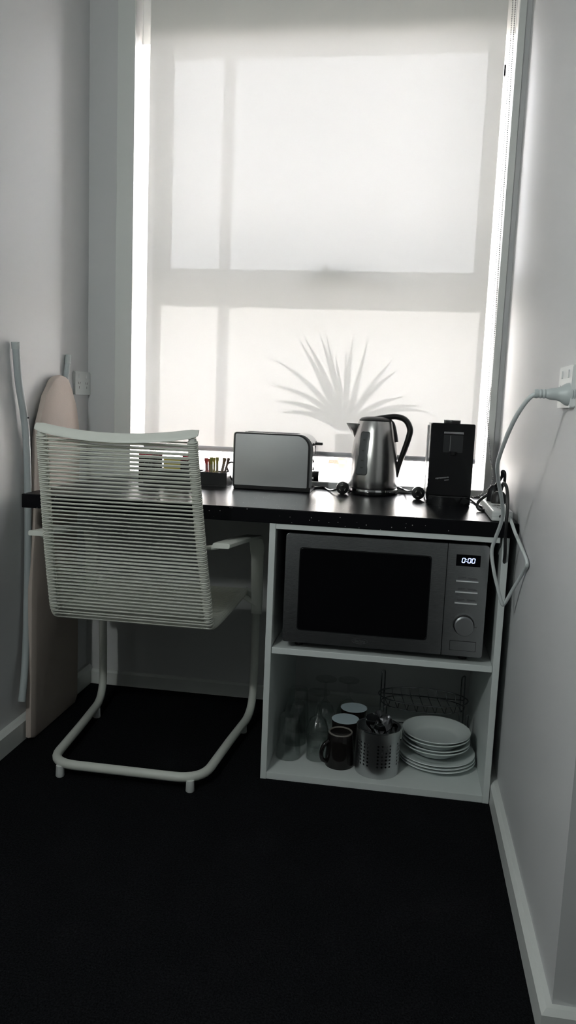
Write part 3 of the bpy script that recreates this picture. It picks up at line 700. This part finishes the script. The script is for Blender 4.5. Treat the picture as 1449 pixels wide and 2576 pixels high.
# coffee machine
CX0, CX1, CF, CB_ = -.2012, -.0785, -.270, -.03
co = thing('capsule_coffee_machine', (-.14, -.15, H), 'glossy black capsule coffee machine with silver trim bar', 'coffee machine')
obj('housing', PR(rrect(CX0, CX1, CF+.006, CB_, (.010, .010, .012, .012)), XY, H+.004, .966, bev=.003), gloss_m, co, smooth='auto')
fp = obj('front_panel', PR(rrect(CX0+.001, CX1-.001, H+.03, .9675, .004), XZ, CF, CF+.012, bev=.002), gloss_m, co)
xa, xb = -.1645, -.1105
rec = obj('dispenser_recess', PR(rrect(xa, xb, .8865, .936, .002), XZ, CF-.001, CF+.003), mat('smoked_recess', (.035, .036, .038), .14), fp)
obj('trim_bar', BX(xa, xb, CF-.005, CF+.002, .938, .9445, bev=.001), chrome_m, fp)
obj('spout', TB([(-.1375, CF-.004, .890), (-.1375, CF-.004, .880)], [.010, .007], n=16), black_m, fp, smooth='auto')
obj('recess_rib', BX(-.1465, -.1445, CF-.0018, CF+.002, .889, .934), mat('rib_grey', (.16, .16, .17), .3), rec)
bm = bmesh.new(); arc = [(CX0+.004+(CX1-CX0-.008)*k/14, CF-.016*math.sin(math.pi*k/14)) for k in range(15)]
dt = obj('drip_tray', PR(arc+[(CX1-.004, CF+.02), (CX0+.004, CF+.02)], XY, H, H+.026, bev=.002), gloss_m, co, smooth='auto')
obj('tray_grate', PR([(x*.92-.14*.08, y*.985) for x, y in arc], XY, H+.025, H+.0275), mat('grate_dark', (.06, .06, .06), .3, .5), dt)
obj('lid_disc', PR([(-.140+.0235*math.cos(k*math.pi/18), -.20+.0235*math.sin(k*math.pi/18)) for k in range(36)], XY, .964, .9765, bev=.004), black_m, co, smooth='auto')
obj('lid_rim', LT([(.0225, .974), (.0242, .975), (.0242, .977), (.0215, .9775)], (-.140, -.20, 0), n=36), chrome_m, co, smooth=True)
obj('water_tank', BX(CX0-.004, CX0+.002, -.125, CB_-.005, H+.01, .958, bev=.002), mat('frosted_tank', (.55, .56, .57), .3, trans=.5), co)
silver_m = mat('silver_print', (.55, .55, .56), .4)
tilt = Matrix.Rotation(math.radians(8), 4, 'Z')
text_mesh('espressotoria', .0068, front_M(-.162, CF-.0004, .8125) @ tilt, shear=.35, name='maker_lettering', material=silver_m, parent=fp)
text_mesh('system', .0045, front_M(-.149, CF-.0004, .8075) @ tilt, name='small_lettering', material=silver_m, parent=fp)
obj('foot', BX(CX1-.012, CX1-.002, CF+.012, CF+.03, H, H+.006), whitep_m, co)
# its flex and plug at the power board
c2 = Vector((-.022, -.325, 0))
obj('plug', LT([(.008, .806), (.016, .795), (.0185, .786), (.019, .7625)], c2, n=18), black_m, co, smooth=True)
lp = [c2+Vector((0, 0, .80)), at(1262, 1200, 1, -.36), at(1264, 1186, 1, -.37), at(1270, 1192, 1, -.38), at(1266, 1222, 1, -.36), at(1245, 1232, 1, -.33), at(1222, 1247, 1, -.31), at(1204, 1262, 1, -.32), at(1201, 1276, 1, -.335), at(1211, 1284, 2, H+.0045), at(1224, 1281, 2, H+.0045), Vector((-.052, -.26, H+.0045)), Vector((-.060, -.15, H+.0045)), Vector((-.085, -.026, H+.012))]
obj('cord', TB(spline(lp, 8), .0041, n=10), black_m, co, smooth=True)

# tea and sugar caddy with its sachets
TBX0, TBX1, TBY0, TBY1 = -1.100, -.824, -.105, -.028
cad = thing('tea_caddy', (-.96, -.066, H), 'black open tray holding tea sachets behind the chair', 'tray')
obj('tray_base', BX(TBX0, TBX1, TBY0, TBY1, H, H+.004), black_m, cad)
for y0, y1 in ((TBY0, TBY0+.004), (TBY1-.004, TBY1)): obj('tray_wall', BX(TBX0, TBX1, y0, y1, H+.004, H+.044, bev=.001), black_m, cad)
for x0 in (TBX0, TBX1-.004, -.912): obj('tray_divider', BX(x0, x0+.004, TBY0+.004, TBY1-.004, H+.004, H+.044), black_m, cad)
def sachet_mat(name, c1, c2, split, band=None):
    M, N, L, out = nodemat(name); P = N.new('ShaderNodeBsdfPrincipled'); tc = N.new('ShaderNodeTexCoord'); sx = N.new('ShaderNodeSeparateXYZ')
    L.new(tc.outputs['Generated'], sx.inputs[0]); r = N.new('ShaderNodeValToRGB'); r.color_ramp.interpolation = 'CONSTANT'
    r.color_ramp.elements[0].color = (*c1, 1); r.color_ramp.elements[1].position = split; r.color_ramp.elements[1].color = (*c2, 1)
    L.new(sx.outputs['Z'], r.inputs['Fac']); n_ = N.new('ShaderNodeTexNoise'); n_.inputs['Scale'].default_value = 9; L.new(tc.outputs['Generated'], n_.inputs['Vector'])
    mr = N.new('ShaderNodeMapRange'); mr.inputs['From Min'].default_value = .56; mr.inputs['From Max'].default_value = .60; mr.inputs['To Max'].default_value = .35; L.new(n_.outputs['Fac'], mr.inputs['Value'])
    mx = N.new('ShaderNodeMix'); mx.data_type = 'RGBA'; L.new(mr.outputs['Result'], mx.inputs['Factor']); L.new(r.outputs['Color'], mx.inputs['A']); mx.inputs['B'].default_value = (*(band or c2), 1)
    L.new(mx.outputs['Result'], P.inputs['Base Color']); P.inputs['Roughness'].default_value = .6; P.inputs['Specular IOR Level'].default_value = .25; L.new(P.outputs[0], out.inputs[0]); return M
red_s = sachet_mat('red_topped_black_packet', (.014, .011, .011), (.42, .03, .06), .80, (.35, .33, .30))
mix_s = sachet_mat('maroon_black_packet', (.015, .010, .010), (.16, .03, .04), .82, (.30, .28, .25))
yel_s = sachet_mat('yellow_packet', (.52, .46, .24), (.60, .50, .12), .45, (.5, .42, .05))
def sachet(xc, y, w_, h_, m_, label, lean=0.):
    bm = bmesh.new(); nx_, nz_ = 6, 8; F, B = [], []
    for j in range(nz_+1):
        for sgn, G in ((-1, F), (1, B)):
            G.append([bm.verts.new((xc+w_*(i/nx_-.5), y+lean*j/nz_+sgn*(.0006+.0045*math.sin(math.pi*i/nx_)*math.sin(math.pi*j/nz_)), H+.0045+h_*j/nz_)) for i in range(nx_+1)])
    for G in (F, B):
        for j in range(nz_):
            for i in range(nx_): bm.faces.new((G[j][i], G[j][i+1], G[j+1][i+1], G[j+1][i]))
    ed = lambda G: G[0]+[r[-1] for r in G[1:]]+G[-1][-2::-1]+[r[0] for r in G[-2:0:-1]]
    a_, b2 = ed(F), ed(B)
    for k in range(len(a_)): bm.faces.new((a_[k], a_[(k+1) % len(a_)], b2[(k+1) % len(b2)], b2[k]))
    o = obj('tea_sachet', bm, m_, smooth=True); tag(o, label, 'tea sachet', 'tea sachets in the black tray'); return o
def sx_(px): return at(px, 1170, 1, -.066).x
sachet(sx_(372), -.090, .045, .094, red_s, 'leftmost red topped black tea sachet in the tray')
sachet(sx_(404), -.088, .024, .092, mix_s, 'narrow black tea sachet between red topped and yellow ones')
sachet(sx_(438), -.090, .056, .074, yel_s, 'yellow tea sachet in the middle of the tray')
sachet(sx_(477), -.089, .036, .090, red_s, 'red topped black tea sachet right of the yellow one')
sachet(sx_(384), -.060, .060, .086, mix_s, 'dark tea sachet standing behind the leftmost red topped one', .004)
sachet(sx_(450), -.058, .060, .072, mix_s, 'dark tea sachet standing behind the yellow one', .004)
stick = [((519, 1152), (522, 1212), .012, (.38, .05, .05), 'red'), ((527, 1154), (528, 1212), .008, (.30, .10, .06), 'rust red'), ((532, 1150), (533, 1214), .010, (.25, .24, .05), 'olive'), ((539, 1151), (539, 1213), .0085, (.30, .28, .07), 'yellow olive'), ((547, 1150), (546, 1212), .009, (.25, .22, .06), 'dark olive'), ((566, 1152), (554, 1208), .011, (.20, .13, .07), 'tan'), ((576, 1152), (559, 1212), .009, (.12, .08, .06), 'dark brown')]
lab = ['leftmost red sugar stick in the tray', 'rust sugar stick right of the red one', 'widest upright olive sugar stick in the tray', 'yellowish olive sugar stick among the upright ones', 'rightmost upright olive sugar stick', 'tan sugar stick leaning to the right', 'dark brown sugar stick, rightmost and leaning most']
for k, (tp, bt2, w_, c_, nm) in enumerate(stick):
    y = -.062-.008*(k % 3); a_, b2 = at(*tp, 1, y), at(*bt2, 1, y); b2.z = max(b2.z, H+.005); dv = (a_-b2); u_ = dv.normalized(); s_ = Vector((u_.z, 0, -u_.x))
    bm = bmesh.new(); ring = []
    for t, ww, th in ((0, w_*.42, .0012), (.1, w_*.40, .0030), (.8, w_*.40, .0030), (.9, w_*.55, .0012), (1, w_*.58, .0007)):
        p = b2+dv*t; ring.append([bm.verts.new(p+s_*ww*a1+Vector((0, th*b1, 0))) for a1, b1 in ((-1, -.6), (0, -1), (1, -.6), (1, .6), (0, 1), (-1, .6))])
    for A, B in zip(ring, ring[1:]):
        for q_ in range(6): bm.faces.new((A[q_], A[(q_+1) % 6], B[(q_+1) % 6], B[q_]))
    bm.faces.new(ring[0]); bm.faces.new(ring[-1])
    o = obj('sugar_stick', bm, sachet_mat('stick_paper_'+nm.replace(' ', '_'), tuple(.6*x+.12 for x in c_), c_, .72)); tag(o, lab[k], 'sugar stick', 'sugar sticks in the black tray')

# ------------------------------------------------------------------ crockery on the lower shelf (top of board z = .019)
Z0 = .019
# mugs
def mug(loc, up, label, ang):
    t = thing('mug', loc, label, 'mug', 'dark mugs on the lower shelf'); c = Vector(loc)
    if up:
        obj('mug_body', LT([(.0, 0), (.026, 0), (.030, .004), (.036, .05), (.0395, .098), (.0375, .098), (.034, .05), (.028, .008), (0, .007)], c, n=36), mugo_m, t, smooth=True)
        obj('glazed_inside', LT([(.0394, .0984), (.0372, .0988), (.0336, .05), (.0276, .0085), (0, .0078)], c, n=36), mugi_m, t, smooth=True)
        hz = lambda f: .098-f
    else:
        obj('mug_body', LT([(.0395, 0), (.0405, .003), (.0395, .03), (.036, .07), (.0335, .092), (.0315, .0945), (.0285, .092), (0, .091)], c, n=36), mugo_m, t, smooth=True)
        obj('foot_ring', LT([(.0335, .0925), (.0325, .0955), (.0300, .0955), (.0290, .0925)], c, n=36, close=True), ring_m, t, smooth=True)
        hz = lambda f: f
    d = Vector((math.cos(ang), math.sin(ang), 0))
    hp_ = spline([c+d*.035+Vector((0, 0, hz(.072))), c+d*.050+Vector((0, 0, hz(.062))), c+d*.057+Vector((0, 0, hz(.042))), c+d*.053+Vector((0, 0, hz(.022))), c+d*.036+Vector((0, 0, hz(.012)))], 5)
    obj('handle', TB(hp_, .0058, n=10), mugo_m, t, smooth=True)
mug((-.3985, -.456, Z0), False, 'upturned dark brown mug left of the cutlery holder', math.radians(212))
mug((-.3915, -.375, Z0), True, 'upright dark mug with pale inside, just behind the upturned mug', math.radians(60))
mug((-.3735, -.285, Z0), True, 'rearmost upright dark mug with pale inside', math.radians(80))
# tumblers, upside down
def tumbler(loc, label, h=.122, r0=.036, r1=.028):
    o = obj('glass_tumbler', LT([(r0, 0), (r1, h-.006), (r1-.003, h), (0, h), (0, h-.008), (r1-.0025, h-.010), (r0-.002, .0005)], loc, n=36, close=False), glass_m, smooth=True)
    return tag(o, label, 'glass', 'upturned tumblers on the lower shelf')
tumbler((-.5445, -.440, Z0), 'upturned clear tumbler nearest the front left corner')
tumbler((-.541, -.345, Z0), 'second upturned clear tumbler behind the front left one')
tumbler((-.545, -.250, Z0), 'third upturned clear tumbler farther back by the side panel', h=.13)
tumbler((-.462, -.430, Z0), 'low upturned clear glass directly left of the brown mug', h=.07, r0=.034, r1=.030)
def wine(loc, label, h=.162, rb=.034, rd=.0325):
    pr = [(rb-.006, 0), (rb, .03), (rb*.97, .05), (rb*.7, .078), (.008, .092), (.0042, .10), (.0040, h-.012), (.010, h-.005), (rd, h-.002), (rd, h), (0, h)]
    inn = [(0, .088), (.006, .087), (rb*.66, .075), (rb*.93, .05), (rb-.0015, .03), (rb-.0075, .0003)]
    bm = LT(pr+[(0, h-.0001)][:0]+[], loc, n=32)
    bm.free(); bm = bmesh.new(); lathe(bm, pr[::-1]+inn[::-1], loc, n=32, close=False)
    o = obj('stem_glass', bm, glass_m, smooth=True); return tag(o, label, 'glass', 'upturned stem glasses on the lower shelf')
wine((-.4735, -.350, Z0), 'upturned stem glass in front, its foot on top')
wine((-.4650, -.235, Z0), 'upturned stem glass at the rear of the group')
wine((-.398, -.195, Z0), 'upturned stem glass behind the pale inside mugs', h=.15)
# perforated cutlery holder
hc = Vector((-.2950, -.4650, Z0)); HR, HH = .0595, .126
cu_ = thing('cutlery_holder', hc, 'perforated stainless steel cutlery pot with spoons in it', 'cutlery holder')
def holder():
    bm = bmesh.new(); na, nz_ = 66, 13; ca = 2*math.pi/na; zs_ = HH/nz_
    def P_(a, z): return hc+Vector((HR*math.sin(a), -HR*math.cos(a), z))
    grid = [[bm.verts.new(P_(i*ca, j*zs_)) for i in range(na)] for j in range(nz_+1)]
    for j in range(nz_):
        for i in range(na):
            c4 = (grid[j][i], grid[j][(i+1) % na], grid[j+1][(i+1) % na], grid[j+1][i])
            k = i % 11
            if 3 <= j <= 9 and j % 1 == 0 and k in (0, 2, 4, 6) and j not in (2, 10):
                am, zm, rr_ = (i+.5)*ca, (j+.5)*zs_, .0029
                ring = [bm.verts.new(P_(am+rr_/HR*math.cos(t*math.pi/4+math.pi*1.25), zm+rr_*math.sin(t*math.pi/4+math.pi*1.25))) for t in range(8)]
                inn = [bm.verts.new(hc+(v.co-hc)*Vector((1, 1, 1))-Vector(((v.co-hc).x, (v.co-hc).y, 0)).normalized()*.0012) for v in ring]
                for s_ in range(4):
                    A, B = c4[s_], c4[(s_+1) % 4]; r0, r1, r2 = ring[2*s_], ring[2*s_+1], ring[(2*s_+2) % 8]
                    bm.faces.new((A, B, r1)); bm.faces.new((A, r1, r0)); bm.faces.new((B, r2, r1))
                for t in range(8): bm.faces.new((ring[t], ring[(t+1) % 8], inn[(t+1) % 8], inn[t]))
            else: bm.faces.new(c4)
    bm.faces.new(grid[0]); return bm
hb_ = obj('perforated_pot', holder(), steel_m, cu_, smooth=True)
bm = bmesh.new(); tube(bm, [hc+Vector((HR*math.cos(t*math.pi/24), HR*math.sin(t*math.pi/24), HH)) for t in range(48)], .0016, n=6, closed=True); obj('rolled_rim', bm, chrome_m, cu_, smooth=True)
def spoon(base, tip, bowl_n, label, L_bowl=.052, wb=.019):
    base, tip = Vector(base), Vector(tip); u = (tip-base).normalized(); n_ = (Vector(bowl_n)-u*Vector(bowl_n).dot(u)).normalized(); s = u.cross(n_)
    bm = bmesh.new(); rows = []; NT = 26; Ltot = (tip-base).length
    for k in range(NT+1):
        d = Ltot*k/NT; e = d-(Ltot-L_bowl)
        if e > 0:
            q = e/L_bowl; ww = wb*math.sqrt(max(0, 1-(2*q-1.04)**2/1.09)) if q < 1 else .001; ww = max(ww, .0025); dep = .007*math.sin(math.pi*min(q, 1))
        else: ww = .0055-.0022*(d/(Ltot-L_bowl)); dep = 0
        p = base+u*d; th = .0008
        rows.append([bm.verts.new(p+s*ww*a_+n_*(-dep*(1-a_*a_)+sg*th)) for sg, a_ in ((1, -1), (1, -.5), (1, 0), (1, .5), (1, 1), (-1, 1), (-1, .5), (-1, 0), (-1, -.5), (-1, -1))])
    for A, B in zip(rows, rows[1:]):
        for k in range(10): bm.faces.new((A[k], A[(k+1) % 10], B[(k+1) % 10], B[k]))
    bm.faces.new(rows[0]); bm.faces.new(rows[-1])
    o = obj('spoon', bm, chrome_m, smooth=True); return tag(o, label, 'spoon', 'spoons in the cutlery pot')
hx, hy = hc.x, hc.y
spoon((hx+.008, hy+.010, Z0+.004), (hx-.020, hy-.018, Z0+.168), (.2, 1, .1), 'large spoon in the cutlery pot, leftmost bowl', wb=.021, L_bowl=.060)
spoon((hx-.010, hy+.012, Z0+.004), (hx+.022, hy-.010, Z0+.164), (-.2, -1, .1), 'spoon with raised bowl right of the large spoon')
spoon((hx, hy+.02, Z0+.004), (hx+.004, hy-.034, Z0+.146), (.1, 1, .3), 'low spoon at the front rim of the pot', wb=.017)
spoon((hx-.015, hy+.02, Z0+.004), (hx+.044, hy-.002, Z0+.138), (.3, -1, .2), 'small spoon leaning on the right rim of the pot', wb=.015, L_bowl=.045)
spoon((hx+.015, hy-.01, Z0+.004), (hx-.002, hy+.024, Z0+.160), (0, -1, .1), 'spoon at the back of the cutlery pot', wb=.018)
# plates
pc = Vector((-.1290, -.372, 0))
def plate(z, R, rise, c, label, group):
    pr = [(0, .0015), (R*.55, .0015), (R*.60, 0), (R*.63, .0008), (R*.70, .005), (R*.97, rise), (R, rise+.001), (R*.995, rise+.0035), (R*.96, rise+.0032), (R*.68, .0088), (R*.60, .0052), (0, .0045)]
    o = obj('plate', LT(pr, (c.x, c.y, z), n=56), ceram_m, smooth=True); return tag(o, label, 'plate', group)
names = ['bottom', 'second', 'third']
for k in range(3): plate(Z0+k*.0082, .107, .013, pc+Vector((-.001*k, .0015*k, 0)), '%s of the three larger white plates under the stack' % names[k], 'larger plates in the stack')
n2 = ['lowest of the four smaller deep white plates', 'second smaller deep white plate from below in the stack', 'third smaller deep white plate from below in the stack', 'topmost white plate of the stack']
pc2 = Vector((-.1355, -.365, 0))
zz = Z0+3*.0082+.004
for k in range(4): plate(zz+(0, .0085, .0235, .0320)[k], .0955, .026, pc2+Vector((.001*(k % 2), .001*k, 0)), n2[k], 'smaller plates in the stack')
# wire rack behind the plates
rk = thing('wire_rack', (-.17, -.17, Z0), 'dark chromed wire rack with oval basket behind the plates', 'rack')
rc, ra, rb2, rz = Vector((-.170, -.185, 0)), .135, .075, .133
bm = bmesh.new(); tube(bm, [Vector((rc.x+ra*math.cos(t*math.pi/24), rc.y+rb2*math.sin(t*math.pi/24), rz)) for t in range(48)], .0021, n=7, closed=True); obj('oval_rim', bm, wire_m, rk, smooth=True)
bm = bmesh.new(); tube(bm, [Vector((rc.x+ra*.93*math.cos(t*math.pi/24), rc.y+rb2*.9*math.sin(t*math.pi/24), rz-.024)) for t in range(48)], .0017, n=7, closed=True); obj('lower_rim', bm, wire_m, rk, smooth=True)
for k in range(9):
    x = -ra*.82+ra*1.64*k/8; yv = rb2*math.sqrt(1-(x/ra)**2); sk = .012
    obj('cross_wire', TB(fillet([(rc.x+x-sk, rc.y+yv, rz), (rc.x+x-sk*.7, rc.y+yv*.92, rz-.025), (rc.x+x+sk*.7, rc.y-yv*.92, rz-.025), (rc.x+x+sk, rc.y-yv, rz)], .012, n=4), .0013, n=6), wire_m, rk, smooth=True)
for x in (-.305, -.262, -.060, -.036):
    pass
for x0, y0 in ((-.299, -.135), (-.052, -.125)):
    obj('upright_hoop', TB(fillet([(x0, y0, Z0), (x0, y0, .186), (x0+.010, y0+.004, .190), (x0+.012, y0+.006, Z0)], .006, n=4), .0021, n=7), wire_m, rk, smooth=True)
for x0, y0 in ((-.044, -.262), (-.285, -.255)):
    obj('front_leg', TB(fillet([(x0, y0, Z0), (x0, y0, .118), (x0+.007, y0+.004, .120), (x0+.008, y0+.006, Z0)], .005, n=4), .0021, n=7), wire_m, rk, smooth=True)
for y in (-.26, -.13): obj('foot_wire', TB([(-.30, y, Z0+.002), (-.036, y, Z0+.002)], .002, n=6), wire_m, rk)
for k in range(8):
    x = -.275+.032*k; obj('base_wire', TB([(x, -.26, Z0+.004), (x+.006, -.13, Z0+.004)], .0013, n=6), wire_m, rk)
obj('long_wire', TB([(-.300, -.128, .112), (-.040, -.128, .112)], .0018, n=6), wire_m, rk)
